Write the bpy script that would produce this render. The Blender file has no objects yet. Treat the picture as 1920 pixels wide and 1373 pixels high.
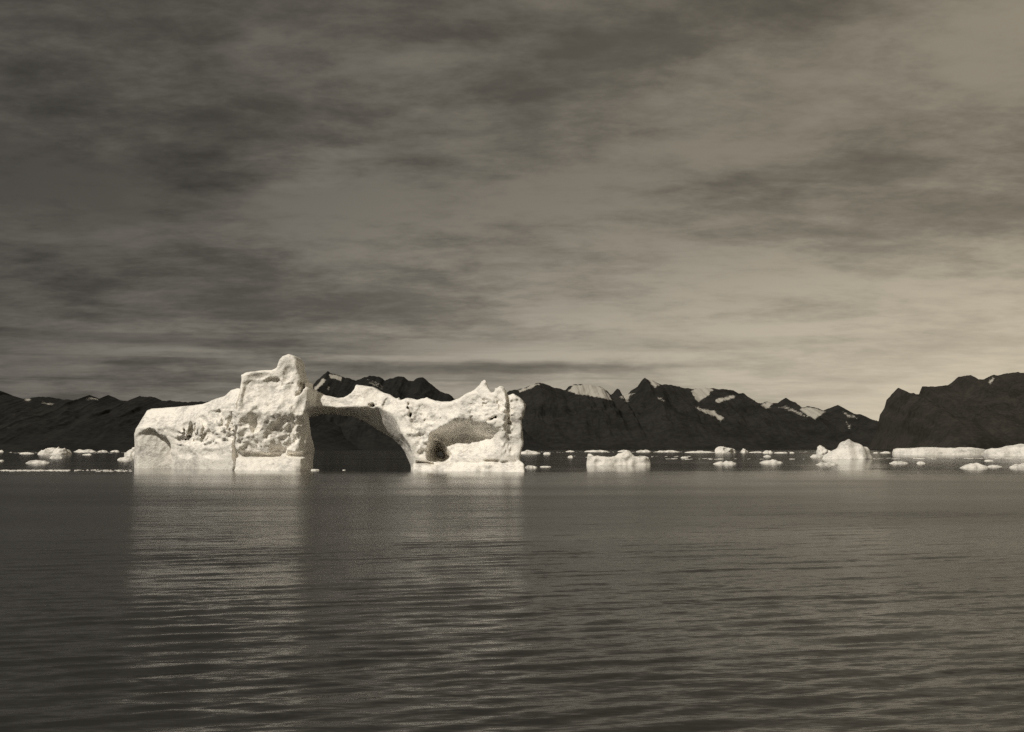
import bpy, math, random
import numpy as np
from mathutils import Vector

# ------------------------------------------------------------------ camera
SC = bpy.context.scene
COL = SC.collection
F = 2318.0                    # focal length in photograph pixels
CU, CV = 960.0, 686.5         # photograph centre
HV = 842.0                    # horizon row in the photograph
CAMH = 5.0                    # ship's rail above the water
PITCH = math.atan((HV - CV) / F)
cam = bpy.data.cameras.new('camera')
cam.sensor_fit = 'HORIZONTAL'
cam.sensor_width = 36.0
cam.lens = 36.0 * F / 1920.0
cam.clip_start = 0.5
cam.clip_end = 200000.0
camo = bpy.data.objects.new('camera', cam)
COL.objects.link(camo)
camo.location = (0, 0, CAMH)
camo.rotation_euler = (math.pi / 2 + PITCH, 0, 0)
SC.camera = camo

# ------------------------------------------------------------------ world
SUN_EL, SUN_AZ = math.radians(48), math.radians(180 + 53)   # clockwise from +Y
world = bpy.data.worlds.new('World')
SC.world = world
world.use_nodes = True
WN = world.node_tree
WN.nodes.clear()


class NT:
    """small helper to write node trees"""
    def __init__(self, tree):
        self.t = tree

    def n(self, kind, **kw):
        nd = self.t.nodes.new(kind)
        for k, v in kw.items():
            setattr(nd, k, v)
        return nd

    def link(self, a, b):
        self.t.links.new(a, b)

    def put(self, sock, v):
        if isinstance(v, bpy.types.NodeSocket):
            self.link(v, sock)
        else:
            sock.default_value = v

    def math(self, op, a, b=0.0, c=None, clamp=False):
        nd = self.n('ShaderNodeMath', operation=op, use_clamp=clamp)
        self.put(nd.inputs[0], a)
        self.put(nd.inputs[1], b)
        if c is not None:
            self.put(nd.inputs[2], c)
        return nd.outputs[0]

    def vmath(self, op, a, b=None):
        nd = self.n('ShaderNodeVectorMath', operation=op)
        self.put(nd.inputs[0], a)
        if b is not None:
            self.put(nd.inputs[1], b)
        return nd

    def comb(self, x, y, z):
        nd = self.n('ShaderNodeCombineXYZ')
        for s, v in zip(nd.inputs, (x, y, z)):
            self.put(s, v)
        return nd.outputs[0]

    def sep(self, v):
        nd = self.n('ShaderNodeSeparateXYZ')
        self.link(v, nd.inputs[0])
        return nd.outputs

    def noise(self, vec, scale=1.0, detail=4.0, rough=0.5, dist=0.0, lac=2.0):
        nd = self.n('ShaderNodeTexNoise', noise_dimensions='3D')
        self.put(nd.inputs['Vector'], vec)
        nd.inputs['Scale'].default_value = scale
        nd.inputs['Detail'].default_value = detail
        nd.inputs['Roughness'].default_value = rough
        nd.inputs['Lacunarity'].default_value = lac
        nd.inputs['Distortion'].default_value = dist
        return nd

    def smooth(self, v, lo, hi, a=0.0, b=1.0):
        nd = self.n('ShaderNodeMapRange', interpolation_type='SMOOTHSTEP')
        self.put(nd.inputs[0], v)
        nd.inputs[1].default_value = lo
        nd.inputs[2].default_value = hi
        nd.inputs[3].default_value = a
        nd.inputs[4].default_value = b
        return nd.outputs[0]

    def mixc(self, f, a, b):
        nd = self.n('ShaderNodeMix', data_type='RGBA')
        self.put(nd.inputs['Factor'], f)
        self.put(nd.inputs[6], a)
        self.put(nd.inputs[7], b)
        return nd.outputs[2]


SKY = (3.7, 1.3)
BARZ = 4.2
BANKS = [(-0.34, 0.205, 0.17, 0.052, 0.38), (-0.33, 0.140, 0.16, 0.022, 0.20), (-0.25, 0.112, 0.30, 0.022, 0.14),
         (-0.36, 0.315, 0.12, 0.035, -0.22), (-0.18, 0.225, 0.06, 0.022, -0.22), (-0.09, 0.28, 0.045, 0.022, -0.18),
         (-0.02, 0.0655, 0.15, 0.0075, 0.5), (-0.25, 0.083, 0.12, 0.005, 0.28), (-0.28, 0.067, 0.14, 0.005, 0.25),
         (0.22, 0.345, 0.16, 0.020, 0.22), (-0.05, 0.345, 0.20, 0.03, 0.16)]


def sky_world():
    w = NT(WN)
    out = w.n('ShaderNodeOutputWorld')
    bg = w.n('ShaderNodeBackground')
    bg.inputs['Strength'].default_value = 0.1
    w.link(bg.outputs[0], out.inputs[0])
    sky = w.n('ShaderNodeTexSky', sky_type='NISHITA')
    sky.sun_disc = False
    sky.sun_elevation = SUN_EL
    sky.sun_rotation = SUN_AZ
    sky.dust_density = 2.0
    hs = w.n('ShaderNodeHueSaturation')
    hs.inputs['Saturation'].default_value = 0.0
    hs.inputs['Value'].default_value = 0.35
    w.link(sky.outputs[0], hs.inputs['Color'])
    tc = w.n('ShaderNodeTexCoord')
    d = w.vmath('NORMALIZE', tc.outputs['Generated']).outputs[0]
    dx, dy, dz = w.sep(d)
    zc = w.math('ADD', w.math('MAXIMUM', dz, 0.0), 0.17)
    # the cloud deck is a level sheet seen in perspective
    px = w.math('MULTIPLY', w.math('DIVIDE', dx, zc), 0.72)
    py = w.math('DIVIDE', dy, zc)
    p = w.comb(px, py, 0.0)
    big = w.noise(w.vmath('ADD', p, (SKY[0], SKY[1], 0.4)).outputs[0], 1.4, 3.0, 0.5, 0.5).outputs['Fac']
    mid = w.noise(w.vmath('ADD', p, (1.1, 7.9, 2.0)).outputs[0], 4.2, 6.0, 0.6, 0.25).outputs['Fac']
    fine = w.noise(w.vmath('ADD', p, (9.1, 2.9, 5.0)).outputs[0], 13.0, 6.0, 0.68, 0.15).outputs['Fac']
    tex = w.math('ADD', w.math('MULTIPLY', big, 0.42),
                 w.math('ADD', w.math('MULTIPLY', mid, 0.36), w.math('MULTIPLY', fine, 0.22)))
    t = w.smooth(tex, 0.38, 0.61)
    # low thin stratus bars over the horizon, lying at one height in the air
    az = w.math('ARCTAN2', dx, dy)
    el = w.math('ARCSINE', dz)
    bars = w.noise(w.comb(w.math('MULTIPLY', az, 4.0), w.math('MULTIPLY', el, 75.0), BARZ), 1.0, 5.0, 0.55, 0.5).outputs['Fac']
    bart = w.smooth(bars, 0.45, 0.62)
    barm = w.math('MULTIPLY', w.smooth(el, 0.03, 0.05), w.smooth(el, 0.07, 0.13, 1.0, 0.0))
    # brighter, thinner cloud towards the right (+X), and low over the horizon
    side = w.smooth(az, -0.60, 0.60)
    low = w.smooth(el, 0.0, 0.22, 1.0, 0.0)
    barf = w.math('MULTIPLY', w.math('MULTIPLY', bart, barm), w.math('SUBTRACT', 1.0, side))
    veil = w.math('MULTIPLY', w.math('MULTIPLY', low, side), 0.9)      # the deck melts into even bright cloud there
    lum = w.math('ADD', 0.52, w.math('MULTIPLY', side, 1.2))
    lum = w.math('ADD', lum, w.math('MULTIPLY', low, w.math('MULTIPLY', side, 4.0)))
    t = w.math('ADD', w.math('MULTIPLY', t, w.math('SUBTRACT', 1.0, veil)), w.math('MULTIPLY', veil, 0.5))
    shade = w.math('ADD', w.smooth(side, 0.2, 0.8, 0.58, 0.68), w.math('MULTIPLY', t, w.smooth(side, 0.2, 0.8, 0.95, 0.78)))
    lum = w.math('MULTIPLY', lum, shade)
    lum = w.math('MULTIPLY', lum, w.math('SUBTRACT', 1.0, w.math('MULTIPLY', barf, 0.42)))
    lum = w.math('MULTIPLY', lum, 1.02)
    # single cloud banks: (azimuth, elevation, half width, half height, how much darker)
    wob = w.noise(w.comb(w.math('MULTIPLY', az, 9.0), w.math('MULTIPLY', el, 26.0), 1.7), 1.0, 5.0, 0.6).outputs['Color']
    wa, we, _ = w.sep(wob)
    for a0, e0, ha, he, k in BANKS:
        qa = w.math('DIVIDE', w.math('ADD', w.math('SUBTRACT', az, a0), w.math('MULTIPLY', w.math('SUBTRACT', wa, 0.5), ha * 1.6)), ha)
        qe = w.math('DIVIDE', w.math('ADD', w.math('SUBTRACT', el, e0), w.math('MULTIPLY', w.math('SUBTRACT', we, 0.5), he * 1.8)), he)
        rr = w.math('SQRT', w.math('ADD', w.math('MULTIPLY', qa, qa), w.math('MULTIPLY', qe, qe)))
        m = w.smooth(rr, 0.25, 1.15, 1.0, 0.0)
        lum = w.math('MULTIPLY', lum, w.math('SUBTRACT', 1.0, w.math('MULTIPLY', m, k)))
    warm = w.mixc(side, (1.0, 0.92, 0.785, 1), (1.0, 0.865, 0.64, 1))
    cl = w.vmath('SCALE', warm)
    w.link(lum, cl.inputs['Scale'])
    col = w.mixc(0.94, hs.outputs[0], cl.outputs[0])
    w.link(col, bg.inputs['Color'])


sky_world()

# ------------------------------------------------------------------ sun
sl = bpy.data.lights.new('sun', 'SUN')
sl.energy = 3.05
sl.angle = math.radians(0.6)
sl.color = (1.0, 0.935, 0.83)
so = bpy.data.objects.new('sun', sl)
COL.objects.link(so)
SUNDIR = Vector((math.sin(SUN_AZ) * math.cos(SUN_EL), math.cos(SUN_AZ) * math.cos(SUN_EL), math.sin(SUN_EL)))
so.rotation_euler = (-SUNDIR).to_track_quat('-Z', 'Y').to_euler()
so.location = (-60, -60, 80)

# ------------------------------------------------------------------ exposure
SC.view_settings.view_transform = 'Standard'
SC.view_settings.look = 'None'
SC.view_settings.exposure = 0.2
SC.view_settings.gamma = 1.0
SC.view_settings.use_curve_mapping = False
SC.render.engine = 'CYCLES'
SC.cycles.max_bounces = 6
SC.cycles.use_denoising = False

# ------------------------------------------------------------------ pixel rays
CP, SP = math.cos(PITCH), math.sin(PITCH)


def ray(u, v):
    X = (u - CU) / F
    Y = (CV - v) / F
    return X, CP - Y * SP, SP + Y * CP


def at(u, v, D):
    """point on the photograph's ray (u, v) at forward distance D"""
    x, y, z = ray(u, v)
    return x * D / y, CAMH + z * D / y


def water_dist(v):
    x, y, z = ray(CU, v)
    return -CAMH * y / z


# ------------------------------------------------------------------ numeric helpers
RS = np.random.RandomState(11)
PERM = RS.permutation(256).astype(np.int32)
PERM = np.concatenate([PERM, PERM, PERM])
GR = RS.normal(size=(256, 3)).astype(np.float32)
GR /= np.linalg.norm(GR, axis=1, keepdims=True)


def perlin(p):
    i = np.floor(p).astype(np.int32)
    f = (p - i).astype(np.float32)
    i &= 255
    w = f * f * f * (f * (f * 6 - 15) + 10)
    r = np.zeros(len(p), np.float32)
    for a in (0, 1):
        for b in (0, 1):
            for c in (0, 1):
                h = PERM[PERM[PERM[(i[:, 0] + a) & 255] + ((i[:, 1] + b) & 255)] + ((i[:, 2] + c) & 255)]
                g = GR[h]
                dt = g[:, 0] * (f[:, 0] - a) + g[:, 1] * (f[:, 1] - b) + g[:, 2] * (f[:, 2] - c)
                wt = (w[:, 0] if a else 1 - w[:, 0]) * (w[:, 1] if b else 1 - w[:, 1]) * (w[:, 2] if c else 1 - w[:, 2])
                r += wt * dt
    return r * 1.5


def fbm(p, octs=4, gain=0.5, ridged=False):
    r = np.zeros(len(p), np.float32)
    a, s = 1.0, 1.0
    for o in range(octs):
        n = perlin(p * s + 17.3 * o)
        r += a * (np.abs(n) * 2 - 0.5 if ridged else n)
        a *= gain
        s *= 2.03
    return r


def sst(x, a, b):
    t = np.clip((x - a) / (b - a), 0, 1)
    return t * t * (3 - 2 * t)


def poly_sdf(poly, X, Z):
    """signed distance, positive inside"""
    d = np.full(X.shape, 1e9, np.float32)
    ins = np.zeros(X.shape, bool)
    n = len(poly)
    for k in range(n):
        ax, az = poly[k]
        bx, bz = poly[(k + 1) % n]
        ex, ez = bx - ax, bz - az
        L = ex * ex + ez * ez + 1e-12
        t = np.clip(((X - ax) * ex + (Z - az) * ez) / L, 0, 1)
        d = np.minimum(d, np.hypot(X - ax - t * ex, Z - az - t * ez))
        if az != bz:
            c = ((az > Z) != (bz > Z)) & (X < ex * (Z - az) / ez + ax)
            ins ^= c
    return np.where(ins, d, -d)


def smin(a, b, k):
    h = np.clip(0.5 + 0.5 * (b - a) / k, 0, 1)
    return b + (a - b) * h - k * h * (1 - h)


def surface_nets(f, org, h):
    """f > 0 is solid, axes x, y, z; returns vertices and quads"""
    s = f > 0
    c = [s[a:s.shape[0] - 1 + a, b:s.shape[1] - 1 + b, d:s.shape[2] - 1 + d] for a in (0, 1) for b in (0, 1) for d in (0, 1)]
    cnt = sum(x.astype(np.int8) for x in c)
    act = np.argwhere((cnt > 0) & (cnt < 8))
    idx = np.full(cnt.shape, -1, np.int32)
    idx[act[:, 0], act[:, 1], act[:, 2]] = np.arange(len(act))
    corners = [(a, b, d) for a in (0, 1) for b in (0, 1) for d in (0, 1)]
    val = {q: f[act[:, 0] + q[0], act[:, 1] + q[1], act[:, 2] + q[2]] for q in corners}
    acc = np.zeros((len(act), 3))
    num = np.zeros(len(act))
    for q in corners:
        for ax in range(3):
            if q[ax]:
                continue
            q2 = list(q)
            q2[ax] = 1
            va, vb = val[q], val[tuple(q2)]
            m = (va > 0) != (vb > 0)
            t = np.where(m, va / np.where(m, va - vb, 1), 0)
            pt = np.tile(np.array(q, float), (len(act), 1))
            pt[:, ax] += t
            acc += pt * m[:, None]
            num += m
    V = (act + acc / num[:, None]) * np.array(h) + np.array(org)
    quads = []
    for ax in range(3):
        o1, o2 = (ax + 1) % 3, (ax + 2) % 3
        sl0 = [slice(None)] * 3
        sl1 = [slice(None)] * 3
        sl0[ax] = slice(0, -1)
        sl1[ax] = slice(1, None)
        a, b = s[tuple(sl0)], s[tuple(sl1)]
        e = np.argwhere(a != b)
        ok = (e[:, o1] > 0) & (e[:, o2] > 0) & (e[:, o1] < s.shape[o1] - 1) & (e[:, o2] < s.shape[o2] - 1)
        e = e[ok]
        fl = a[e[:, 0], e[:, 1], e[:, 2]]
        q = []
        for (i, j) in ((1, 1), (0, 1), (0, 0), (1, 0)):
            ee = e.copy()
            ee[:, o1] -= i
            ee[:, o2] -= j
            q.append(idx[ee[:, 0], ee[:, 1], ee[:, 2]])
        q = np.stack(q, 1)
        q[~fl] = q[~fl][:, ::-1]
        quads.append(q)
    return V, np.concatenate(quads)


def vnormals(V, Q):
    n = np.cross(V[Q[:, 2]] - V[Q[:, 0]], V[Q[:, 3]] - V[Q[:, 1]])
    N = np.zeros_like(V)
    for k in range(4):
        np.add.at(N, Q[:, k], n)
    return N / (np.linalg.norm(N, axis=1, keepdims=True) + 1e-12)


def mesh_np(name, V, Q, normals=None):
    me = bpy.data.meshes.new(name)
    me.vertices.add(len(V))
    me.vertices.foreach_set('co', np.asarray(V, np.float32).ravel())
    me.loops.add(len(Q) * 4)
    me.loops.foreach_set('vertex_index', np.asarray(Q, np.int32).ravel())
    me.polygons.add(len(Q))
    me.polygons.foreach_set('loop_start', np.arange(len(Q), dtype=np.int32) * 4)
    me.update(calc_edges=True)
    me.polygons.foreach_set('use_smooth', np.ones(len(Q), bool))
    if normals is not None:
        me.normals_split_custom_set_from_vertices(normals.tolist())
    me.update()
    return me


def link(name, me, mat, parent=None, loc=None):
    o = bpy.data.objects.new(name, me)
    COL.objects.link(o)
    if me is not None:
        me.materials.append(mat)
    if parent is not None:
        o.parent = parent
    if loc is not None:
        o.location = loc
    return o


def tag(o, label=None, cat=None, group=None, kind=None):
    for k, v in (('label', label), ('category', cat), ('group', group), ('kind', kind)):
        if v:
            o[k] = v
    return o


# ------------------------------------------------------------------ materials
def material(name):
    m = bpy.data.materials.new(name)
    m.use_nodes = True
    t = NT(m.node_tree)
    b = m.node_tree.nodes['Principled BSDF']
    return m, t, b


def ice_material(name, base, scale, bump, sss=0.7):
    m, t, b = material(name)
    g = t.n('ShaderNodeNewGeometry')
    pos = g.outputs['Position']
    n1 = t.noise(pos, 0.22 * scale, 5, 0.6).outputs['Fac']
    n2 = t.noise(t.vmath('MULTIPLY', pos, (1, 1, 2.2)).outputs[0], 1.1 * scale, 5, 0.65, 0.3).outputs['Fac']
    dirt = t.smooth(t.math('ADD', t.math('MULTIPLY', n1, 0.5), t.math('MULTIPLY', n2, 0.5)), 0.37, 0.55)
    hi = tuple(base) + (1,)
    lo = tuple(x * k for x, k in zip(base, (0.60, 0.60, 0.61))) + (1,)
    t.link(t.mixc(dirt, lo, hi), b.inputs['Base Color'])
    b.inputs['Roughness'].default_value = 0.55
    b.inputs['Subsurface Weight'].default_value = 0.3
    b.inputs['Subsurface Radius'].default_value = (1.0, 1.0, 1.0)
    b.inputs['Subsurface Scale'].default_value = sss
    b.inputs['Specular IOR Level'].default_value = 0.35
    n3 = t.noise(pos, 2.4 * scale, 6, 0.65).outputs['Fac']
    bp = t.n('ShaderNodeBump')
    bp.inputs['Strength'].default_value = 1.0
    bp.inputs['Distance'].default_value = bump
    t.link(n3, bp.inputs['Height'])
    t.link(bp.outputs[0], b.inputs['Normal'])
    return m


ICE = ice_material('glacier_ice', (0.88, 0.845, 0.775), 1.0, 0.15)
FLOE = ice_material('floe_ice', (0.76, 0.73, 0.67), 0.8, 0.20, 0.3)


def rock_material(name, base, sc=1.0, snow=(0.36, 0.34, 0.30)):
    m, t, b = material(name)
    g = t.n('ShaderNodeNewGeometry')
    pos = t.vmath('SCALE', g.outputs['Position'])
    pos.inputs['Scale'].default_value = 0.001
    n1 = t.noise(pos.outputs[0], 3.0 * sc, 6, 0.6).outputs['Fac']
    n2 = t.noise(pos.outputs[0], 22.0 * sc, 6, 0.65).outputs['Fac']
    k = t.smooth(t.math('ADD', t.math('MULTIPLY', n1, 0.5), t.math('MULTIPLY', n2, 0.5)), 0.36, 0.64)
    rock = t.mixc(k, tuple(x * 0.65 for x in base) + (1,), tuple(x * 1.4 for x in base) + (1,))
    at_ = t.n('ShaderNodeAttribute', attribute_name='snow')
    s = t.math('ADD', at_.outputs['Fac'], t.math('MULTIPLY', t.math('SUBTRACT', n2, 0.5), 1.3))
    n3 = t.noise(pos.outputs[0], 95.0, 5, 0.7).outputs['Fac']
    s = t.math('ADD', s, t.math('MULTIPLY', t.math('SUBTRACT', n3, 0.5), 1.6))
    s = t.smooth(s, 0.38, 0.80)
    t.link(t.mixc(s, rock, tuple(snow) + (1,)), b.inputs['Base Color'])
    b.inputs['Roughness'].default_value = 0.95
    b.inputs['Specular IOR Level'].default_value = 0.1
    return m


def sea_material():
    m, t, b = material('sea_water')
    g = t.n('ShaderNodeNewGeometry')
    pos = g.outputs['Position']
    def turned(deg):
        rot = t.n('ShaderNodeVectorRotate', rotation_type='Z_AXIS')
        t.link(pos, rot.inputs['Vector'])
        rot.inputs['Angle'].default_value = math.radians(deg)
        return rot.outputs[0]

    def slopes(vec, sx, sy, detail, rough, ax, ay, dist=0.0):
        nd = t.noise(t.vmath('MULTIPLY', vec, (sx, sy, 1)).outputs[0], 1.0, detail, rough, dist)
        c = t.sep(nd.outputs['Color'])
        return (t.math('MULTIPLY', t.math('SUBTRACT', c[0], 0.5), ax),
                t.math('MULTIPLY', t.math('SUBTRACT', c[1], 0.5), ay))

    parts = [slopes(turned(-15), 0.05, 0.40, 2.0, 0.5, 0.02, 0.10, 0.5),
             slopes(turned(-20), 0.5, 2.6, 3.0, 0.55, 0.06, 0.14, 0.3),
             slopes(turned(-6), 2.2, 7.5, 3.0, 0.6, 0.10, 0.16)]
    patch = t.noise(t.vmath('MULTIPLY', pos, (0.010, 0.030, 1)).outputs[0], 1.0, 3, 0.55).outputs['Fac']
    amp = t.smooth(patch, 0.32, 0.68, 0.7, 1.2)
    lee = t.smooth(t.sep(pos)[1], 120.0, 320.0, 1.0, 0.30)      # calmer round the bergs
    near = t.smooth(t.sep(pos)[1], 20.0, 110.0, 0.66, 1.0)
    t.link(t.math('MULTIPLY', t.math('MULTIPLY', lee, near), t.smooth(patch, 0.30, 0.70, 0.21, 0.30)), b.inputs['Roughness'])
    sx = sy = 0.0
    for a, c in parts:
        sx = t.math('ADD', a, sx)
        sy = t.math('ADD', c, sy)
    amp = t.math('MULTIPLY', amp, t.math('MULTIPLY', lee, t.smooth(t.sep(pos)[1], 25.0, 160.0, 2.6, 1.0)))
    sx = t.math('MULTIPLY', sx, amp)
    sy = t.math('MULTIPLY', sy, amp)
    nrm = t.vmath('NORMALIZE', t.vmath('ADD', g.outputs['Normal'], t.comb(sx, sy, 0.0)).outputs[0]).outputs[0]
    t.link(nrm, b.inputs['Normal'])
    b.inputs['Base Color'].default_value = (0.020, 0.0195, 0.0175, 1)
    b.inputs['IOR'].default_value = 1.33
    return m


# ------------------------------------------------------------------ sea
def build_sea():
    """one sheet round the ship's position: real waves close by, flat towards the horizon"""
    rnd = np.random.RandomState(4)
    r = [1.0, 3.0, 6.0]
    while r[-1] < 260:
        r.append(r[-1] * 1.0055 if r[-1] > 9 else r[-1] + 1.0)
    r = np.array(r + list(np.geomspace(300, 90000, 24)))
    ph = np.concatenate([np.linspace(-math.pi, -0.52, 30)[:-1], np.linspace(-0.52, 0.52, 470), np.linspace(0.52, math.pi, 30)[1:-1]])
    n, k = len(ph), len(r)
    P, Rr = np.meshgrid(ph, r, indexing='ij')
    X, Y = np.sin(P) * Rr, np.cos(P) * Rr
    dr = np.gradient(r)[None, :]
    Z = np.zeros_like(X)
    for i in range(110):
        lam = 0.36 * (4.2 / 0.36) ** rnd.rand()
        th = math.radians(17) + rnd.normal() * math.radians(8 if lam > 1.6 else 18)
        kk = 2 * math.pi / lam
        slope = 0.0165 * math.exp(-((math.log(lam / 0.95)) / 0.9) ** 2)
        keep = np.clip(lam / (2.6 * dr) - 1.0, 0, 1)
        Z += slope / kk * keep * np.sin(kk * (Y * math.cos(th) - X * math.sin(th)) + rnd.rand() * 6.283)
    Z *= np.clip((240 - Rr) / 120, 0, 1) * np.clip((0.62 - np.abs(P)) / 0.1, 0, 1)
    V = np.concatenate([np.stack([X, Y, Z], 2).reshape(-1, 3), [(0, 0, 0)]])
    i = (np.arange(n)[:, None] * k + np.arange(k - 1)[None])
    j = ((np.arange(n) + 1) % n)[:, None] * k + np.arange(k - 1)[None]
    Q = np.stack([i, i + 1, j + 1, j], 2).reshape(-1, 4)[:, ::-1]
    me = mesh_np('sea', V[:-1], Q)
    tag(link('sea', me, sea_material()), 'dark rippled fjord water reflecting the ice and the clouds', 'sea', kind='structure')


build_sea()


# ------------------------------------------------------------------ mountains
def build_range(name, label, ridge, Dr, Ds, mat, snow=(), seed=0, rough=1.0, gully=0.10, power=0.9, back=0.5, step=1.2, blen=1.0):
    us = np.arange(ridge[0][0], ridge[-1][0] + 0.01, step)
    vs = np.interp(us, [r[0] for r in ridge], [r[1] for r in ridge])
    px = np.array([at(u, v, Dr) for u, v in zip(us, vs)])
    xs, zr = px[:, 0], np.maximum(px[:, 1], 2.0)
    m = Dr / F                                             # metres in one photograph pixel
    zr = zr + rough * m * 1.6 * fbm(np.stack([us * 0.09, us * 0 + seed, us * 0], 1), 4, 0.6) * np.clip(zr / (20 * m), 0, 1)
    nf, nb = 64, 14
    ts = np.concatenate([np.linspace(0, 1, nf), 1 + np.linspace(0, 1, nb + 1)[1:]])
    n, k = len(us), len(ts)
    T = np.tile(ts, (n, 1))
    X = np.tile(xs[:, None], (1, k))
    Y = Ds + np.where(T > 1, 1 + (T - 1) * blen, T) * (Dr - Ds)
    Zr = np.tile(zr[:, None], (1, k))
    # broad buttresses move the ridge's foot, gullies run down the slope
    P = np.stack([X.ravel() / (95 * m), Y.ravel() / (260 * m), np.full(X.size, seed + .5)], 1)
    warp = fbm(P * 0.6 + 5.1, 3).reshape(X.shape)
    P2 = np.stack([(X + warp * 40 * m).ravel() / (42 * m), Y.ravel() / (150 * m), np.full(X.size, seed + 3.5)], 1)
    rg = fbm(P2, 5, 0.55, ridged=True).reshape(X.shape)
    prof = np.where(T <= 1, np.power(np.clip(T, 1e-4, 1), power), 1 - (T - 1) ** 1.3 * back * 2)
    env = np.where(T <= 1, np.sin(np.clip(T, 0, 1) * math.pi) ** 0.8, np.clip(T - 1, 0, 1) * 0.4)
    Z = Zr * prof - Zr * gully * env * (rg * 0.55 + 0.25) + Zr * 0.06 * env * warp
    Z = np.minimum(Z, np.where(T <= 1, Zr * (0.03 + 0.97 * np.clip(T, 0, 1) ** 0.45), 1e9))
    Z[:, 0] = -8.0
    Z[:, -1] = -8.0
    Z = np.maximum(Z, -8.0)
    V = np.stack([X, Y, Z], 2).reshape(-1, 3)
    i = np.arange(n - 1)[:, None] * k + np.arange(k - 1)[None]
    Q = np.stack([i, i + k, i + k + 1, i + 1], 2).reshape(-1, 4)
    me = mesh_np(name, V, Q)
    # snow lies where the photograph shows it: patches placed on the slopes
    dyy = V[:, 1]
    sx, sz = V[:, 0] / dyy, (V[:, 2] - CAMH) / dyy
    Uv = CU + F * sx * (CP + (sz * CP - SP) / (CP + sz * SP) * 0)
    den = CP + sz * SP
    Uv = CU + F * sx / den
    Vv = CV - F * (sz * CP - SP) / den
    sn = np.zeros(len(V), np.float32)
    wob = fbm(np.stack([Uv * 0.11, Vv * 0.11, np.full(len(V), seed + 9.0)], 1), 3, 0.6)
    for poly, gain in snow:
        d = poly_sdf([(a, b) for a, b in poly], Uv, Vv)
        sn = np.maximum(sn, gain * np.clip(0.5 + (d + 2.2 * wob) / 5.0, 0, 1))
    at_ = me.attributes.new('snow', 'FLOAT', 'POINT')
    at_.data.foreach_set('value', sn)
    return tag(link(name, me, mat), label, 'mountain', kind='structure')


ROCK = rock_material('dark_rock', (0.0140, 0.0136, 0.0124))
ROCK_FAR = rock_material('grey_rock', (0.0185, 0.0178, 0.0158))
ROCK_NEAR = rock_material('headland_rock', (0.027, 0.025, 0.021), 2.5)

build_range('mountain_ridge', 'low dark ridge along the left shore', [
    (-420, 690), (-300, 705), (-180, 690), (-90, 712), (-20, 728), (0, 733), (7, 740), (23, 742), (35, 746), (56, 750), (59, 745), (79, 744), (98, 746), (119, 749),
    (149, 751), (168, 741), (175, 746), (190, 749), (195, 744), (203, 741), (210, 746), (224, 751), (240, 752),
    (253, 746), (269, 743), (289, 745), (303, 751), (353, 754), (420, 752), (500, 757), (560, 765), (640, 800), (700, 846)],
    8200, 6200, ROCK, [([(46, 746), (60, 747), (58, 752), (48, 751)], .9), ([(78, 753), (100, 757), (98, 760), (80, 757)], .8),
                       ([(160, 744), (180, 746), (186, 751), (160, 751)], .55)], seed=2)

build_range('mountain', 'dark jagged peak with snow streaks behind the ice arch', [
    (380, 846), (430, 800), (480, 775), (520, 758), (560, 738), (580, 727), (597, 712), (607, 701), (614, 696), (620, 700), (637, 704), (647, 709), (655, 709), (667, 714),
    (685, 707), (695, 704), (712, 707), (722, 714), (732, 710), (747, 705), (757, 707), (765, 714), (775, 714),
    (782, 709), (792, 707), (802, 715), (815, 725), (825, 734), (845, 741), (852, 747), (880, 757), (920, 770), (980, 800), (1040, 846)],
    9500, 7600, ROCK, [([(588, 729), (606, 711), (610, 714), (593, 732)], 1.2), ([(617, 702), (640, 706), (640, 716), (630, 711), (620, 710)], 1.2),
                       ([(613, 728), (618, 722), (619, 735), (615, 736)], .6), ([(688, 712), (712, 716), (720, 730), (695, 726)], .42)], seed=5)

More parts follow.
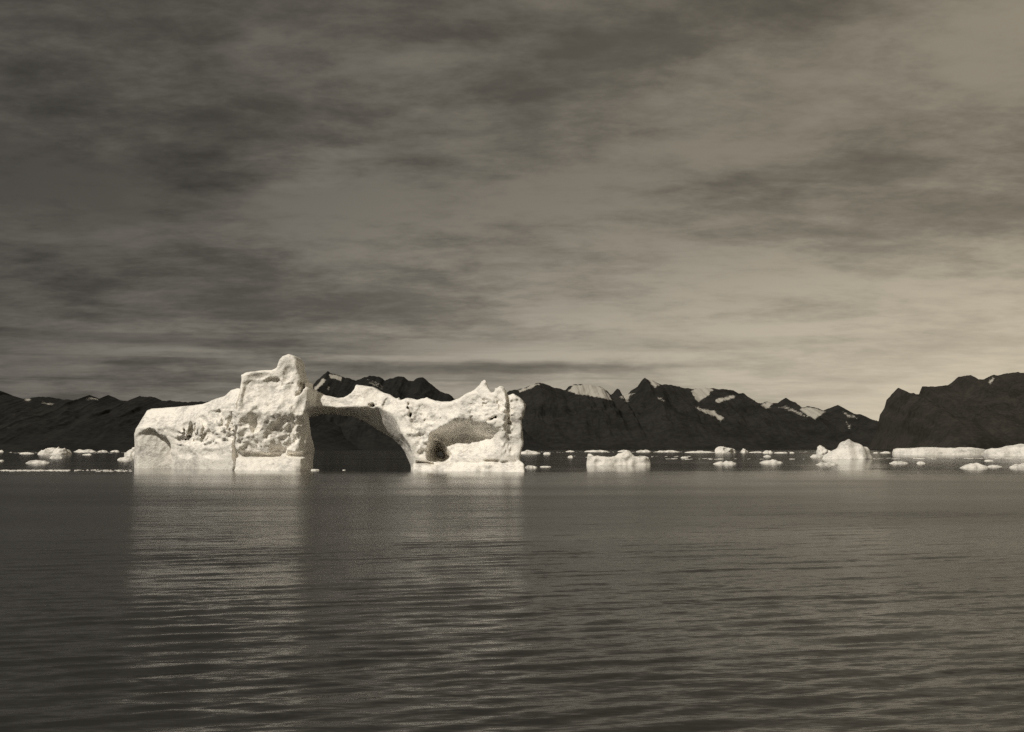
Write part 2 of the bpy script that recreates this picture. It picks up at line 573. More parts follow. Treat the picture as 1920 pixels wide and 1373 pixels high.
build_range('snowy_mountain_range', 'long dark mountain range with snow fields along the far shore', [
    (860, 846), (900, 790), (930, 750), (952, 734), (972, 730), (990, 725), (1010, 717.5), (1022, 720), (1040, 727), (1060, 732), (1067, 724), (1080, 720), (1095, 721),
    (1115, 723), (1130, 727), (1145, 740), (1150, 736), (1157, 729), (1162, 731), (1166, 742), (1177, 739), (1185, 731),
    (1195, 725), (1202, 715), (1209, 709), (1217, 712), (1227, 716), (1240, 721), (1260, 722), (1280, 727), (1305, 730),
    (1320, 727), (1340, 729), (1360, 730), (1375, 732), (1385, 739), (1393, 737), (1400, 742), (1410, 751), (1426, 757),
    (1436, 753), (1449, 756), (1461, 756), (1474, 747), (1487, 759), (1500, 766), (1513, 762), (1532, 765), (1545, 770),
    (1558, 765), (1571, 759), (1581, 766), (1591, 774), (1603, 777), (1623, 787), (1652, 791), (1690, 800), (1760, 805), (1900, 790), (2050, 810)],
    11000, 8600, ROCK_FAR, [
        ([(972, 732), (1008, 718), (1012, 721), (990, 730), (974, 736)], 1.1),
        ([(1066, 733), (1075, 723), (1100, 719), (1118, 721), (1134, 730), (1142, 742), (1150, 752), (1130, 747), (1100, 741), (1080, 739)], 1.15),
        ([(1160, 744), (1175, 738), (1192, 737), (1180, 745), (1178, 757), (1172, 752)], .8),
        ([(1209, 707), (1230, 715), (1236, 722), (1228, 727), (1218, 717)], 1.0),
        ([(1222, 740), (1240, 745), (1252, 758), (1238, 752)], .55),
        ([(1296, 733), (1306, 727), (1328, 726), (1336, 732), (1322, 746), (1310, 754), (1304, 748)], 1.2),
        ([(1304, 762), (1318, 768), (1336, 769), (1358, 784), (1352, 788), (1330, 776), (1310, 770)], 1.1),
        ([(1342, 750), (1362, 743), (1382, 740), (1378, 747), (1356, 752), (1344, 757)], .95),
        ([(1426, 760), (1440, 752), (1450, 755), (1444, 764), (1436, 768)], .9),
        ([(1456, 764), (1476, 760), (1500, 772), (1520, 784), (1500, 780), (1474, 768)], .62),
        ([(1498, 768), (1514, 763), (1536, 768), (1548, 772), (1536, 780), (1528, 786), (1514, 778)], 1.1),
        ([(1580, 772), (1600, 778), (1610, 786), (1588, 784)], .6),
        ([(1586, 790), (1594, 796), (1596, 806), (1590, 804)], .7)], seed=8)

build_range('headland', 'steep dark rocky headland rising at the right edge', [
    (1626, 846), (1633, 832), (1644, 809), (1650, 777), (1658, 766), (1662, 751), (1671, 740), (1684, 727), (1694, 733),
    (1707, 738), (1723, 740), (1729, 724.5), (1752, 725), (1778, 722), (1797, 707), (1820, 703), (1830, 712), (1846, 711),
    (1862, 703), (1871, 704), (1888, 700), (1907, 698), (1920, 699), (1980, 688), (2060, 692), (2160, 670), (2300, 690)],
    5200, 4300, ROCK_NEAR, [([(1852, 718), (1860, 706), (1868, 706), (1862, 716), (1856, 722)], .8)], seed=13, power=0.6, gully=0.13, rough=0.7, back=0.5, blen=0.08)


# ------------------------------------------------------------------ the arched iceberg
def PX(L, D):
    return [at(u, v, D(u) if callable(D) else D) for u, v in L]


def berg_front(u):
    """distance of the berg's foremost face along its length, from its waterline"""
    return np.interp(u, [230, 320, 440, 580, 700, 800, 990], [318, 312, 292, 290, 290, 284, 270])


def build_iceberg():
    h = 0.26
    OUT = [(237, 890), (237, 876), (238, 813), (244, 798), (256, 768), (264, 764), (303, 761), (345, 758), (364, 756), (382, 747),
           (405, 739), (416, 727), (428, 724), (437, 727), (439.5, 735), (441, 720), (440, 702), (442, 699), (460, 694), (480, 692), (501, 691),
           (510, 686), (513, 674), (520, 664), (532, 659.5), (543, 664), (548, 673), (549.5, 688), (555, 702), (561, 714),
           (565, 711), (565, 722), (574, 727), (580, 730), (592, 736), (620, 742), (632, 741.5), (645, 733), (652, 725),
           (654, 716), (667, 717), (690, 721), (700, 728), (710, 733), (722, 736), (735, 745), (740, 742), (743, 749),
           (760, 744), (777, 747), (795, 744), (810, 749), (825, 752), (840, 751), (860, 745), (875, 735), (887, 729),
           (897, 720), (902, 712), (907, 709), (911, 715), (914, 725), (920, 734), (926, 731), (927.5, 724), (932, 724.5),
           (937, 721), (944, 723), (949, 735), (952, 740), (962, 737), (975, 743), (982, 750), (986, 757), (983, 770),
           (981, 780), (977, 786), (980, 810), (981, 832), (976, 850), (975, 864), (983, 871), (984, 880), (984, 900),
           (984, 930), (237, 930)]
    A1F = [(576, 940), (579, 862), (585, 846), (581, 832), (575, 815), (571, 790), (567, 772), (577, 760), (600, 757), (622, 760), (642, 759), (667, 758),
           (690, 754), (705, 757), (720, 767), (732, 782), (740, 796), (746, 811), (760, 828), (769, 846), (772, 872), (774, 940)]
    A1B = [(568, 940), (568, 850), (566, 800), (568, 783), (590, 777), (622, 776), (660, 781), (685, 791), (710, 808), (735, 822), (752, 837), (762, 856),
           (770, 874), (772, 940)]
    A2 = [(801, 846), (804, 830), (806, 812), (822, 802), (842, 790), (860, 782), (882, 781), (902, 789), (922, 794), (942, 800), (948, 822), (944, 845), (920, 862), (870, 866), (810, 866)]
    HOLE = [(803, 867), (801, 848), (806, 838), (816, 834), (826, 840), (832, 852), (833, 867)]
    x0, x1 = at(222, 800, berg_front(222))[0], at(996, 800, berg_front(996))[0]
    z0, z1 = -4.0, at(530, 655, berg_front(530))[1] + 1.0
    xs = np.arange(x0, x1, h)
    zs = np.arange(z0, z1, h)
    ws = np.arange(-4.0, 40.0, h)
    X, Z = np.meshgrid(xs, zs, indexing='ij')
    # back to photograph columns and rows on the front face (x = tan * D(u))
    ug = np.linspace(205, 1010, 800)
    xg = np.array([at(u, 842, berg_front(u))[0] for u in ug])
    U1 = np.interp(xs, xg, ug)
    D1 = berg_front(U1)
    U = np.tile(U1[:, None], (1, len(zs)))
    VV = CV - F * (((Z - CAMH) / D1[:, None]) * CP - SP) / (CP + (Z - CAMH) / D1[:, None] * SP)
    S = lambda L, w=0.0: poly_sdf(PX(L, lambda u: float(berg_front(u)) + w), X, Z).astype(np.float32)
    d_out = S(OUT)
    d_a1f, d_a1b, d_a2, d_hole = S(A1F), S(A1B, 14.5), S(A2), S(HOLE)
    P2 = np.stack([X.ravel() * 0.16, Z.ravel() * 0.16, np.full(X.size, 4.4)], 1)
    wob = fbm(P2, 3).reshape(X.shape)
    Uw = U + wob * 5
    Vw = VV + fbm(P2 + 31.7, 3).reshape(X.shape) * 4

    # ---- how far the front face stands back (metres), feature by feature
    left = sst(Uw, 441, 433)
    tower = sst(Uw, 432, 440) * sst(Uw, 580, 568)
    bridge = sst(Uw, 566, 580) * sst(Uw, 758, 722)
    pier = sst(Uw, 722, 758) * sst(Uw, 860, 800)
    right = sst(Uw, 800, 860)
    zlip = np.interp(U, [250, 320, 380, 432], [805, 800, 782, 768])
    up = np.maximum(0, (zlip - Vw)) * 0.128
    Fl = 3.2 + up * 1.05 + np.interp(U, [236, 250, 268], [2.5, 0.6, 0])
    # arched hollow at the far left, its roof a sharp lip
    d_h1 = S([(222, 890), (226, 830), (250, 814), (262, 807), (272, 802), (282, 806), (292, 816), (304, 820), (312, 834), (315, 890)])
    Fl = Fl + (0.5 + np.clip((U - 250) / 65, 0, 1) * 3.4) * sst(d_h1, -0.25, 0.5)
    # rubble slope: the face steps forward below the broken middle
    d_r = S([(322, 822), (350, 790), (395, 765), (432, 752), (440, 800), (436, 830), (380, 834), (330, 834)])
    Fl = Fl + 0.9 * sst(d_r, -0.6, 1.2) - 0.6 * sst(VV, 826, 868) * sst(Uw, 314, 322)
    up_t = np.maximum(0, 772 - Vw) * 0.128
    Ft = 0.6 + up_t * 0.55 - np.maximum(0, 720 - Vw) * 0.128 * 0.35
    for L, dep in (([(462, 800), (463, 772), (470, 764), (480, 763), (488, 768), (492, 780), (492, 800), (476, 812)], 1.3),
                   ([(500, 806), (506, 794), (524, 787), (534, 776), (550, 774), (566, 781), (576, 800), (582, 830), (570, 834), (520, 830)], 0.9),
                   ([(512, 850), (520, 822), (540, 808), (556, 816), (572, 840), (570, 852)], 0.8),
                   ([(436, 880), (434, 812), (438, 800), (444, 826), (446, 880)], 1.6),
                   ([(446, 772), (448, 716), (462, 706), (500, 706), (528, 716), (530, 745), (515, 766), (480, 772)], 0.9)):
        dd = S(L)
        Ft = Ft + dep * sst(dd, -0.3, 1.1) * (0.55 + 0.45 * sst(dd, 3.5, 0.0))
    # wave-cut notch with a washed white foot below it
    Ft = Ft + 1.7 * sst(Vw, 845, 853) - 2.9 * sst(VV, 856, 860)
    Ft = Ft - np.maximum(0, VV - 858) * 0.128 * 0.75
    Ft = Ft + np.clip((Uw - 545) / 34, 0, 1.3) ** 2 * 2.4 + np.clip((Uw - 562) / 16, 0, 1.3) ** 2 * 1.6 * sst(VV, 850, 862)
    Fb = 8.0 + np.maximum(0, 765 - Vw) * 0.128 * 0.75
    Fp = 4.5 + np.maximum(0, 800 - Vw) * 0.128 * 0.35
    Fr = 2.4 + np.maximum(0, 782 - Vw) * 0.128 * 0.38 + np.interp(U, [940, 984], [0, 2.5])
    # the hollow under the right block: deep at its roof and left, running out below
    onset = np.interp(U, [800, 815, 850], [0.9, 2.0, 4.6]) * (1 + 0.35 * wob)
    bowl = 6.6 * sst(d_a2 + 0.5 * wob, -0.2, onset) ** 0.8 * sst(Vw, 872, 812) * np.interp(U, [800, 850, 900, 948], [1.15, 1.08, 0.98, 0.40])
    Fr_b = bowl
    den = left + tower + bridge + pier + right + 1e-6
    FF = (left * Fl + tower * Ft + bridge * Fb + pier * Fp + right * Fr) / den + Fr_b * sst(U, 790, 805)
    # low white shelf at the waterline under pier and right block
    FF = FF + 1.6 * sst(U, 776, 780) * sst(U, 818, 812) * sst(Vw, 864, 866.5)
    FF = FF + 3.2 * sst(np.abs(Uw - 436), 5.5, 1.5) * (sst(VV, 792, 806) + sst(Vw, 772, 762) * sst(VV, 724, 730))
    shelf = sst(U, 768, 776) * sst(Vw + 4 * wob, 867.5, 869.5)
    FF = FF * (1 - shelf) + (1.8 + 2.4 * wob - np.maximum(0, VV - 868) * 0.128 * 1.0) * shelf
    FF = FF + 1.2 * sst(U, 905, 912) * sst(U, 940, 930) * sst(VV, 861, 863) * sst(VV, 867, 865)
    # conchoidal hollows with sharp rims, where slabs have broken away
    SC_ = [(u, v, a, b, d) for u, v, a, b, d in (
        (340, 800, 2.6, 1.8, .9), (368, 788, 2.2, 1.6, .9), (395, 776, 2.4, 1.8, 1.0), (418, 788, 1.8, 2.4, 1.0), (352, 822, 2.2, 1.2, .8), (385, 815, 2.4, 1.5, .9),
        (412, 820, 2.0, 1.6, .8), (345, 850, 3.2, 1.4, .6), (395, 852, 3.6, 1.4, .6), (455, 800, 1.8, 2.6, .7), (478, 790, 1.7, 2.6, .9), (480, 832, 2.4, 2.4, .7),
        (508, 820, 2.4, 2.6, .8), (538, 800, 3.0, 2.6, .8), (562, 815, 2.2, 3.2, .7), (545, 835, 2.6, 1.9, .9), (520, 842, 2.0, 1.4, .8), (500, 735, 3.4, 3.6, .7),
        (466, 740, 2.2, 3.8, .6), (540, 740, 2.4, 3.2, .9), (556, 765, 1.9, 2.6, .9), (532, 700, 1.6, 2.0, .7), (480, 703, 3.0, 1.1, .7),
        (640, 748, 3.6, 1.4, .5), (690, 738, 3.0, 1.8, .5), (725, 755, 2.0, 1.8, .6), (775, 790, 1.5, 1.5, .7), (790, 765, 1.7, 1.2, .6), (810, 786, 2.2, 1.0, .6), (752, 795, 1.8, 2.2, .5),
        (785, 815, 2.0, 1.6, .5), (850, 768, 2.6, 1.6, .6), (890, 755, 2.8, 2.2, .6), (912, 765, 1.6, 2.6, .7), (936, 750, 1.6, 2.8, .7), (965, 762, 1.7, 1.8, .5), (960, 800, 2.0, 2.0, .8),
        (962, 830, 1.9, 2.4, .6), (300, 782, 3.4, 1.6, .4), (395, 757, 2.6, 1.2, .4))]
    for (u, v, a, b, dd) in SC_:
        x, z = at(u, v, float(berg_front(u)))
        i0, j0 = int(np.argmin(np.abs(xs - x))), int(np.argmin(np.abs(zs - z)))
        rr = ((X - x + 0.7 * wob) / a) ** 2 + ((Z - z + 0.5 * wob) / b) ** 2
        # plane through the face at its middle, so that the rim follows the slope
        gx = (FF[min(i0 + 5, len(xs) - 1), j0] - FF[max(i0 - 5, 0), j0]) / (10 * h)
        gz = (FF[i0, min(j0 + 5, len(zs) - 1)] - FF[i0, max(j0 - 5, 0)]) / (10 * h)
        pl = FF[i0, j0] + np.clip(gx, -1, 1) * (X - x) + np.clip(gz, -1, 1) * (Z - z)
        FF = np.where(rr < 1, np.maximum(FF, pl + dd * (1 - rr)), FF)
    thick = (left * 26 + tower * 20 + bridge * 13 + pier * 15 + right * 17) / den
    thick = thick * (0.55 + 0.45 * sst(d_out, 0.0, 7.0))
    BB = FF.copy()
    k = 15                                                  # smooth the face to get the far side
    for _ in range(2):
        pad = np.pad(BB, ((k, k), (k, k)), mode='edge')
        cs = np.cumsum(np.cumsum(pad, 0), 1)
        BB = (cs[2 * k:, 2 * k:] - cs[:-2 * k, 2 * k:] - cs[2 * k:, :-2 * k] + cs[:-2 * k, :-2 * k])[:X.shape[0], :X.shape[1]] / (4.0 * k * k)
    BB = BB + thick

    # noise strength over the face: smooth on the washed foot, broken on the rubble slope
    amp = 0.30 + 1.1 * sst(d_r, -1.5, 1.5) + 0.30 * tower * sst(VV, 775, 800) + 0.3 * right + 0.25 * pier
    amp = amp * (1 - 0.72 * sst(VV, 852, 858)) * (1 - 0.45 * left * sst(zlip - Vw, -4, 4)) * (1 - 0.4 * sst(d_a2, -0.5, 1.5)) * (1 - 0.35 * sst(d_h1, -.5, .5))

    amp = amp * (1 - 0.7 * sst(d_a1f, -2.2, -0.2))

    f = np.empty((len(xs), len(ws), len(zs)), np.float32)
    for j, w in enumerate(ws):
        t = np.clip((w - 7.5) / 7.0, 0, 1)
        a1 = d_a1f * (1 - t) + d_a1b * t
        hole = d_hole + 2.0 * wob + 0.5 - np.maximum(0, w - 7) * 0.24
        g = smin(d_out * 1.0, (w - FF) * 0.9, 0.9)
        g = smin(g, (BB - w) * 0.9, 2.0)
        g = smin(g, -a1, 0.6)
        g = smin(g, -hole, 0.5)
        f[:, j, :] = g
    # dark pits and cracks: real cavities
    for (u, v, r, dep, rz) in ((761, 757, .55, 5, 1.5), (761, 775, .5, 5, 1.1), (927, 781, .55, 4, .7), (922, 785, .45, 3, .6), (964, 768, .45, 4, 1.0), (691, 757, .9, 4, .8),
                               (392, 813, .6, 4, .8), (340, 823, .7, 3, .7), (345, 819, .6, 3, .7), (400, 770, .8, 3, .7), (421, 798, .6, 3, 1.6),
                               (563, 708, .8, 5, 2.0), (560, 722, .8, 4, 2.2), (551, 736, .5, 4, 1.6)):
        i = np.argmin(np.abs(U1 - u))
        x, z = at(u, v, float(berg_front(u)))
        m = (np.abs(X - x) < 4) & (np.abs(Z - z) < 5)
        ii = np.argwhere(m)
        if not len(ii):
            continue
        kz = np.argmin(np.abs(zs - z))
        wf = FF[i, kz]
        rr = np.hypot((X[m] - x) / 1.0, (Z[m] - z) / rz) + 0.75 * fbm(np.stack([X[m] * 1.1, Z[m] * .8, X[m] * 0 + u], 1), 2)
        for j, w in enumerate(ws):
            if w - wf > dep:
                continue
            cut = r * np.clip(1 - (w - wf) / dep, 0, 1) - rr
            cur = f[ii[:, 0], j, ii[:, 1]]
            f[ii[:, 0], j, ii[:, 1]] = np.minimum(cur, -cut)
    # the crack beside the right-hand knob
    cx = np.array([at(950.5 + (v - 730) * 0.06, v, float(berg_front(950)))[0] for v in np.linspace(730, 796, 60)])
    cz = np.array([at(950, v, float(berg_front(950)))[1] for v in np.linspace(730, 796, 60)])
    xc = np.interp(Z, cz[::-1], cx[::-1])
    inz = (Z > cz.min()) & (Z < cz.max() + 2)
    crack = np.where(inz, 0.32 - np.abs(X - xc), -5).astype(np.float32)
    for j, w in enumerate(ws):
        f[:, j, :] = np.minimum(f[:, j, :], -(crack - np.maximum(0, w - FF - 2.2) * 0.6))
    # fractured, melted surface
    band = np.argwhere(np.abs(f) < 3.2)
    q = np.stack([xs[band[:, 0]], ws[band[:, 1]], zs[band[:, 2]]], 1).astype(np.float32)
    am = amp[band[:, 0], band[:, 2]].astype(np.float32)
    wq = np.stack([perlin(q * 0.11 + 3.3), perlin(q * 0.11 + 71.0), perlin(q * 0.11 + 40.2)], 1) * 2.2
    qq = q + wq
    dsp = -np.abs(perlin(qq * np.array([0.16, 0.16, 0.13], np.float32))) * 1.7 + 0.4
    dsp += -np.abs(perlin(qq * 0.37 + 9.7)) * 1.35 + 0.28
    dsp += fbm(qq * 0.8 + 5.5, 3, 0.6) * 0.7
    edge = np.clip(d_out[band[:, 0], band[:, 2]] / 2.5, 0.42, 1)     # keep the outline crisp
    f[band[:, 0], band[:, 1], band[:, 2]] += dsp * am * edge
    f[:, :, 0] = -1
    f[0] = f[-1] = -1
    f[:, 0] = f[:, -1] = -1
    V, Q = surface_nets(f, (xs[0], ws[0], zs[0]), (h, h, h))
    Uv = np.interp(V[:, 0], xs, U1)
    V[:, 1] += berg_front(Uv)
    N = vnormals(V, Q)
    # split off the pieces that have a look of their own
    Dv = berg_front(Uv)
    sz = (V[:, 2] - CAMH) / Dv
    Vp = CV - F * (sz * CP - SP) / (CP + sz * SP)
    cu, cv, cw = Uv[Q].mean(1), Vp[Q].mean(1), (V[:, 1] - Dv)[Q].mean(1)
    zone = np.full(len(Q), 0)
    zone[cu < 438] = 1
    zone[(cu >= 438) & (cu < 580)] = 2
    zone[(cu >= 580) & (cu < 745) & (cv < 845)] = 3
    zone[(cu >= 580) & (cu < 660) & (cv >= 800)] = 2
    zone[((cu >= 745) & (cu < 812)) | ((cu >= 660) & (cu < 745) & (cv >= 845))] = 4
    zone[cu >= 812] = 5
    zone[(zone == 2) & (cv < 692) & (cu > 509)] = 6
    zone[(zone == 5) & (cv < 730) & (cu > 893) & (cu < 916)] = 7
    zone[((zone == 4) | (zone == 5)) & (cv > 866)] = 8
    zone[(zone == 2) & (cv > 856.5) & (cw < 6)] = 9
    root = bpy.data.objects.new('iceberg', None)
    COL.objects.link(root)
    base = np.array([V[:, 0].mean(), V[:, 1].mean(), 0.0])
    root.location = base
    tag(root, 'huge white iceberg pierced by a wide dark arch, tall tower at its left', 'iceberg')
    names = {1: 'ice_block', 2: 'ice_tower', 3: 'arch_span', 4: 'arch_pier', 5: 'ice_block', 6: 'spire', 7: 'pinnacle', 8: 'ice_foot', 9: 'ice_foot'}
    labels = {1: 'low sloping left block of the iceberg', 2: 'tall square tower', 3: 'thin bridge of ice over the wide arch', 4: 'narrow pier between the two openings',
              5: 'right block hollowed by a shallow cave', 6: 'rounded knob on top of the tower', 7: 'small sharp peak on the right block',
              8: 'low white shelf at the waterline', 9: 'wave-washed smooth band under the tower'}
    made = {}
    for z in (1, 2, 3, 4, 5, 6, 7, 8, 9):
        qs = Q[zone == z]
        if not len(qs):
            continue
        vi, inv = np.unique(qs, return_inverse=True)
        me = mesh_np(names[z], V[vi] - base, inv.reshape(-1, 4), N[vi])
        par = made[2] if z in (6, 9) else made[5] if z in (7, 8) else root
        made[z] = link(names[z], me, ICE, par)
        made[z]['label'] = labels[z]


build_iceberg()


# ------------------------------------------------------------------ floes and small bergs
FN = [0]


def lump(name, label, outline, base_v, depth, cat='ice floe', group=None, lean=0.5, rough=1.0, res=64, step=None):
    """outline: the top edge in photograph pixels from left to right; the waterline is base_v"""
    FN[0] += 1
    D = water_dist(base_v)
    pts = [at(u, min(v, base_v - 0.2), D + depth * 0.35) for u, v in outline]
    xa, xb = pts[0][0], pts[-1][0]
    wd = xb - xa
    hz = max(p[1] for p in pts)
    keel = max(0.8, 0.6 * hz)
    poly = [(xa, -keel)] + [(x, max(z, 0.12)) for x, z in pts] + [(xb, -keel)]
    h = max(wd / res, hz / 26.0)
    hx, hy, hzz = wd / res, depth / 40.0, (hz + keel) / 30.0
    xs = np.arange(xa - 3 * hx, xb + 3.5 * hx, hx)
    ws = np.arange(-depth * 0.2 - 3 * hy, depth * 1.1 + 3 * hy, hy)
    zs = np.arange(-keel - 2 * hzz, hz * 1.2 + 4 * hzz, hzz)
    X, Z = np.meshgrid(xs, zs, indexing='ij')
    d = poly_sdf(poly, X, Z)
    # plan: an uneven oval, so that the ends round off
    e = np.clip((xs - xa) / wd * 2 - 1, -1, 1)
    nx = perlin(np.stack([xs / wd * 4.0, xs * 0 + FN[0] * 3.1, xs * 0], 1))
    ny = perlin(np.stack([xs / wd * 4.0, xs * 0 + FN[0] * 3.1 + 50, xs * 0], 1))
    oval = np.sqrt(np.clip(1 - np.abs(e) ** 3.0, 0.0, 1))
    fr = depth * (0.5 - 0.5 * oval * (0.85 + 0.3 * nx))
    bk = depth * (0.5 + 0.5 * oval * (0.85 + 0.3 * ny))
    f = np.empty((len(xs), len(ws), len(zs)), np.float32)
    ln = lean * np.maximum(Z, 0)
    k = 0.25 * hz
    for j, w in enumerate(ws):
        g = smin(d, w - fr[:, None] - ln, k)
        f[:, j, :] = smin(g, bk[:, None] - w - ln * 0.8, k)
    q = np.stack(np.meshgrid(xs, ws, zs, indexing='ij'), 3).reshape(-1, 3).astype(np.float32) + FN[0] * 13.7
    s = 1.0 / max(hz * 1.6, 0.3)
    n = (0.22 - np.abs(perlin(q * s * np.array([0.7, 0.7, 1.0], np.float32)))) * 0.55 + (0.2 - np.abs(perlin(q * s * 2.2))) * 0.25 + perlin(q * s * 4.5) * 0.12
    f += (n * hz * rough * 0.75).reshape(f.shape).astype(np.float32)
    f[:, :, 0] = -1
    f[0] = f[-1] = -1
    f[:, 0] = f[:, -1] = -1
    V, Q = surface_nets(f, (xs[0], ws[0], zs[0]), (hx, hy, hzz))
    V[:, 1] += D
    c = np.array([(xa + xb) / 2, D + depth / 2, 0.0])
    o = link(name, mesh_np(name, V - c, Q), FLOE, loc=c)
    return tag(o, label, cat, group)


def flat(u0, u1, vt, vb, label, group=None, seed=0, name='ice_floe', depth=None):
    """a low floe between two columns, with an uneven top"""
    rnd = random.Random(seed * 7 + int(u0))
    n = max(4, int((u1 - u0) / 5))
    out = []
    for i in range(n + 1):
        t = i / n
        e = min(1.0, 3.2 * min(t, 1 - t) + 0.15)
        out.append((u0 + (u1 - u0) * t, vb - (vb - vt) * e * rnd.uniform(0.42, 0.78)))
    D = water_dist(vb)
    wd = (u1 - u0) / F * D
    return lump(name, label, out, vb, depth or max(min(wd * 0.55, 26), 2.5), group=group, res=max(18, min(60, int((u1 - u0) * 1.2))), lean=0.9, rough=0.55)


G_FAR = 'ice floes in the line along the far shore'
G_NEAR = 'ice floes scattered on the open water'

lump('growler', 'low lumpy white floe right of the big iceberg, broad hump in its middle',
     [(1099, 862), (1102, 853), (1109, 851), (1114, 857), (1120, 854), (1128, 855), (1140, 856), (1152, 856), (1162, 852), (1170, 849), (1178, 848.5), (1184, 852),
      (1190, 857), (1200, 859), (1210, 857), (1217, 859), (1219, 866), (1223, 870)], 873.5, 9, 'ice floe', res=90, lean=0.5, rough=0.7)
lump('small_iceberg', 'small white iceberg with a single pointed hump in front of the headland',
     [(1544, 860), (1550, 855), (1558, 852), (1566, 848), (1574, 842), (1579, 833), (1586, 828), (1594, 824), (1601, 828), (1608, 833), (1618, 837), (1630, 838.5),
      (1633, 844), (1634, 851), (1640, 858)], 861.5, 20, 'iceberg', res=90, lean=0.6, rough=0.4)
lump('growler', 'small grey ice knob left of the pointed small iceberg',
     [(1532, 846), (1535, 839), (1541, 836), (1548, 838), (1551, 842), (1560, 846)], 852.5, 18, 'ice floe', lean=0.3)
flat(1519, 1543, 850, 857.5, 'flat pale floe at the left foot of the pointed small iceberg', G_NEAR)
flat(1530, 1572, 864.5, 872, 'flat floe in front of the pointed small iceberg', G_NEAR)
lump('growler', 'lumpy domed chunk of white ice near the left edge',
     [(69, 851), (76, 848), (82, 845), (86, 840), (91, 839), (97, 837), (104, 839.5), (110, 838), (114, 842), (120, 842.5), (126, 847), (132, 850)], 852.5, 20, 'ice floe', rough=1.3, lean=0.7)
flat(92, 117, 850, 859.5, 'small bright block in front of the lumpy domed chunk', G_NEAR)
flat(47, 92, 859, 869, 'spindle-shaped white floe below the lumpy domed chunk', G_NEAR)
flat(35, 64, 847, 851.5, 'thin flat floe left of the lumpy domed chunk', G_FAR)
flat(-8, 7, 841.5, 848, 'floe cut by the left edge, the farther of two', G_FAR)
flat(-8, 7, 861, 865, 'floe cut by the left edge, the nearer of two', G_NEAR)
flat(137, 180, 841, 848, 'long flat floe right of the lumpy domed chunk', G_FAR)
flat(182, 202, 843, 847.5, 'thin flat floe in line between domed chunk and big iceberg', G_FAR)
flat(206, 224, 843, 847.5, 'dim thin floe nearest left of the big iceberg on the far line', G_FAR)
flat(153, 172, 849, 853.5, 'thin floe in front of the long flat floe at left', G_NEAR)
flat(219, 250, 852, 863, 'white block of ice touching the left end of the big iceberg', G_NEAR)
lump('growler', 'ice wedge rising against the left end of the big iceberg',
     [(231, 853), (238, 849), (244, 845), (250, 841), (258, 838), (272, 840), (290, 848)], 855.5, 14, 'ice floe')
flat(582, 599, 879, 882.5, 'tiny white fragment at the foot of the tower beside the arch', G_NEAR, depth=2.0)
flat(642, 648, 880.6, 882, 'tiny speck of ice in the mouth of the arch', G_NEAR, depth=0.8)
flat(806, 842, 865, 880, 'white block lying on the shelf below the arch pier', G_NEAR, depth=4)
flat(984, 1008, 870, 877.5, 'flat floe just right of the big iceberg\'s foot', G_NEAR, depth=5)
flat(1012, 1034, 872, 876, 'thin low floe a little right of the big iceberg\'s foot', G_NEAR, depth=3)
flat(972, 1014, 841.5, 851, 'humped floe showing behind the right end of the big iceberg', G_FAR)
flat(1018, 1033, 845, 852, 'small dim floe second right of the big iceberg on the far line', G_FAR)
flat(1060, 1078, 843, 847.5, 'short dim floe on the far line left of the lumpy floe', G_FAR)
flat(1064, 1075, 852, 858, 'small chip of ice left of the lumpy floe', G_NEAR, depth=4)
flat(1096, 1142, 841.5, 847.5, 'low floe on the far line behind the lumpy floe', G_FAR)
flat(1158, 1183, 841, 847.5, 'greyish floe on the far line behind the lumpy floe\'s hump', G_FAR)
flat(1192, 1222, 841, 848, 'bright floe on the far line behind the lumpy floe\'s right end', G_FAR)
flat(1227, 1276, 843.3, 848, 'long thin floe on the far line right of the lumpy floe', G_FAR)
flat(1284, 1342, 843.5, 849, 'longest thin floe on the far line, left of a domed one', G_FAR)
lump('ice_floe', 'domed white floe on the far line below the snow tongue',
     [(1341, 846), (1344, 841), (1350, 838.5), (1358, 838.5), (1366, 840), (1373, 842), (1379, 844), (1381, 846)], 849, 26, 'ice floe', G_FAR)
lump('ice_floe', 'small wedge-shaped floe just right of the domed floe on the far line',
     [(1389, 845), (1391, 841.5), (1395, 842), (1399, 845), (1403, 847)], 849, 12, 'ice floe', G_FAR)
flat(1404, 1431, 845.5, 849, 'very thin floe right of the wedge-shaped floe', G_FAR)
flat(1430, 1450, 841.5, 850, 'grey blocky floe on the far line under the twin peaks', G_FAR)
flat(1451, 1478, 845.5, 850, 'thin floe touching the grey blocky floe on its right', G_FAR)
flat(1480, 1490, 846, 850, 'small chip on the far line left of the pointed small iceberg', G_FAR)
flat(1431, 1446, 852, 857, 'small grey chip between the grey blocky floe and the flat floe below', G_NEAR)
flat(1276, 1292, 855, 859, 'small dim chip right of the lumpy floe', G_NEAR)
flat(1337, 1382, 862, 870.5, 'low mound-shaped floe below the domed floe', G_NEAR)
flat(1424, 1469, 860, 868.5, 'flat bright floe below the grey blocky floe', G_NEAR)
flat(1650, 1671, 845.5, 850, 'short floe between the pointed small iceberg and the long ice tongue', G_FAR)
flat(1637, 1647, 846, 850, 'tiny chip right of the pointed small iceberg', G_FAR)
flat(1668, 1704, 863.5, 869.5, 'thin flat floe below the left end of the long ice tongue', G_NEAR)
flat(1719, 1736, 864, 869.5, 'short flat floe below the long ice tongue', G_NEAR)
flat(1846, 1864, 860.5, 865, 'tiny floe above the big bright floe near the right edge', G_NEAR)
flat(1801, 1855, 864, 878, 'big bright floe with tapered left end near the right edge', G_NEAR)
flat(1852, 1880, 870, 876, 'thin floe trailing right of the big bright floe', G_NEAR)
flat(1895, 1962, 860, 878, 'white floe cut off by the right edge of the view', G_NEAR)
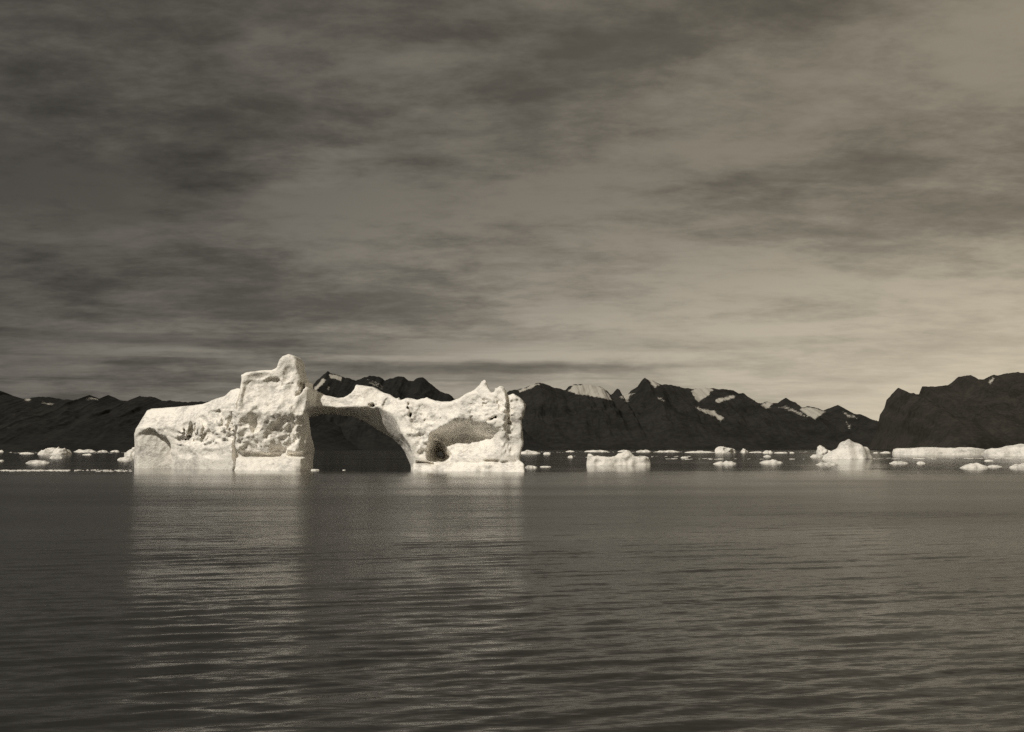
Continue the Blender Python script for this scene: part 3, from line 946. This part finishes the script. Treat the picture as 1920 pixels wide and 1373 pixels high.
lump('ice_tongue', 'long low white ice sheet in front of the headland',
     [(1678, 848), (1681, 842), (1690, 840.5), (1705, 841), (1722, 840.5), (1740, 839), (1760, 839.5), (1780, 840), (1800, 841), (1812, 839), (1830, 840.5), (1846, 842), (1862, 846)],
     853.5, 42, 'ice sheet', res=130, lean=0.8, rough=0.35)
lump('ice_tongue', 'white ice sheet rising to the right edge in front of the headland',
     [(1850, 848), (1856, 842), (1866, 841), (1880, 841), (1892, 839.5), (1902, 837), (1914, 835), (1930, 833), (1960, 837), (1990, 848)], 855.5, 40, 'ice sheet', res=90, lean=0.7, rough=0.35)


# ------------------------------------------------------------------ brash: thin slivers of ice lying in lines
def brash(name, label, strips, seed):
    rnd = random.Random(seed)
    V, Q = [], []
    for (u0, u1, v, dens, size) in strips:
        n = int((u1 - u0) * dens)
        for i in range(n):
            u = rnd.uniform(u0, u1)
            D = water_dist(v + rnd.gauss(0, 0.5))
            x = at(u, v, D)[0]
            a = size * rnd.uniform(0.4, 1.5)
            b = a * rnd.uniform(0.5, 1.1)
            t = 0.05 + 0.10 * rnd.random() * a
            k = len(V)
            ring = [(math.cos(j * math.pi / 3 + rnd.uniform(-.3, .3)), math.sin(j * math.pi / 3)) for j in range(6)]
            for c, s in ring:
                V.append((x + a * c, D + b * s, -0.1))
            for c, s in ring:
                V.append((x + a * c * .75, D + b * s * .75, t * rnd.uniform(.6, 1.2)))
            for j in range(6):
                j2 = (j + 1) % 6
                Q.append((k + j, k + j2, k + 6 + j2, k + 6 + j))
            Q.append((k + 6, k + 7, k + 8, k + 9))
            Q.append((k + 9, k + 10, k + 11, k + 6))
    me = mesh_np(name, np.array(V), np.array(Q))
    tag(link(name, me, FLOE), label, 'brash ice', kind='stuff')


brash('brash_ice', 'thin bright line of brash ice on the water left of the big iceberg',
      [(2, 128, 882.5, 2.2, .42), (110, 250, 882, .35, .36), (180, 250, 884, .3, .36)], 3)
brash('brash_ice', 'fine brash ice strewn in a thin line along the far shore',
      [(-10, 250, 849, .25, 2.0), (980, 1540, 848, .2, 1.8), (1040, 1300, 856, .1, 1.2), (1640, 1690, 849, .25, 1.8), (1560, 1930, 860, .10, 1.6), (1230, 1520, 861, .07, 1.2)], 5)
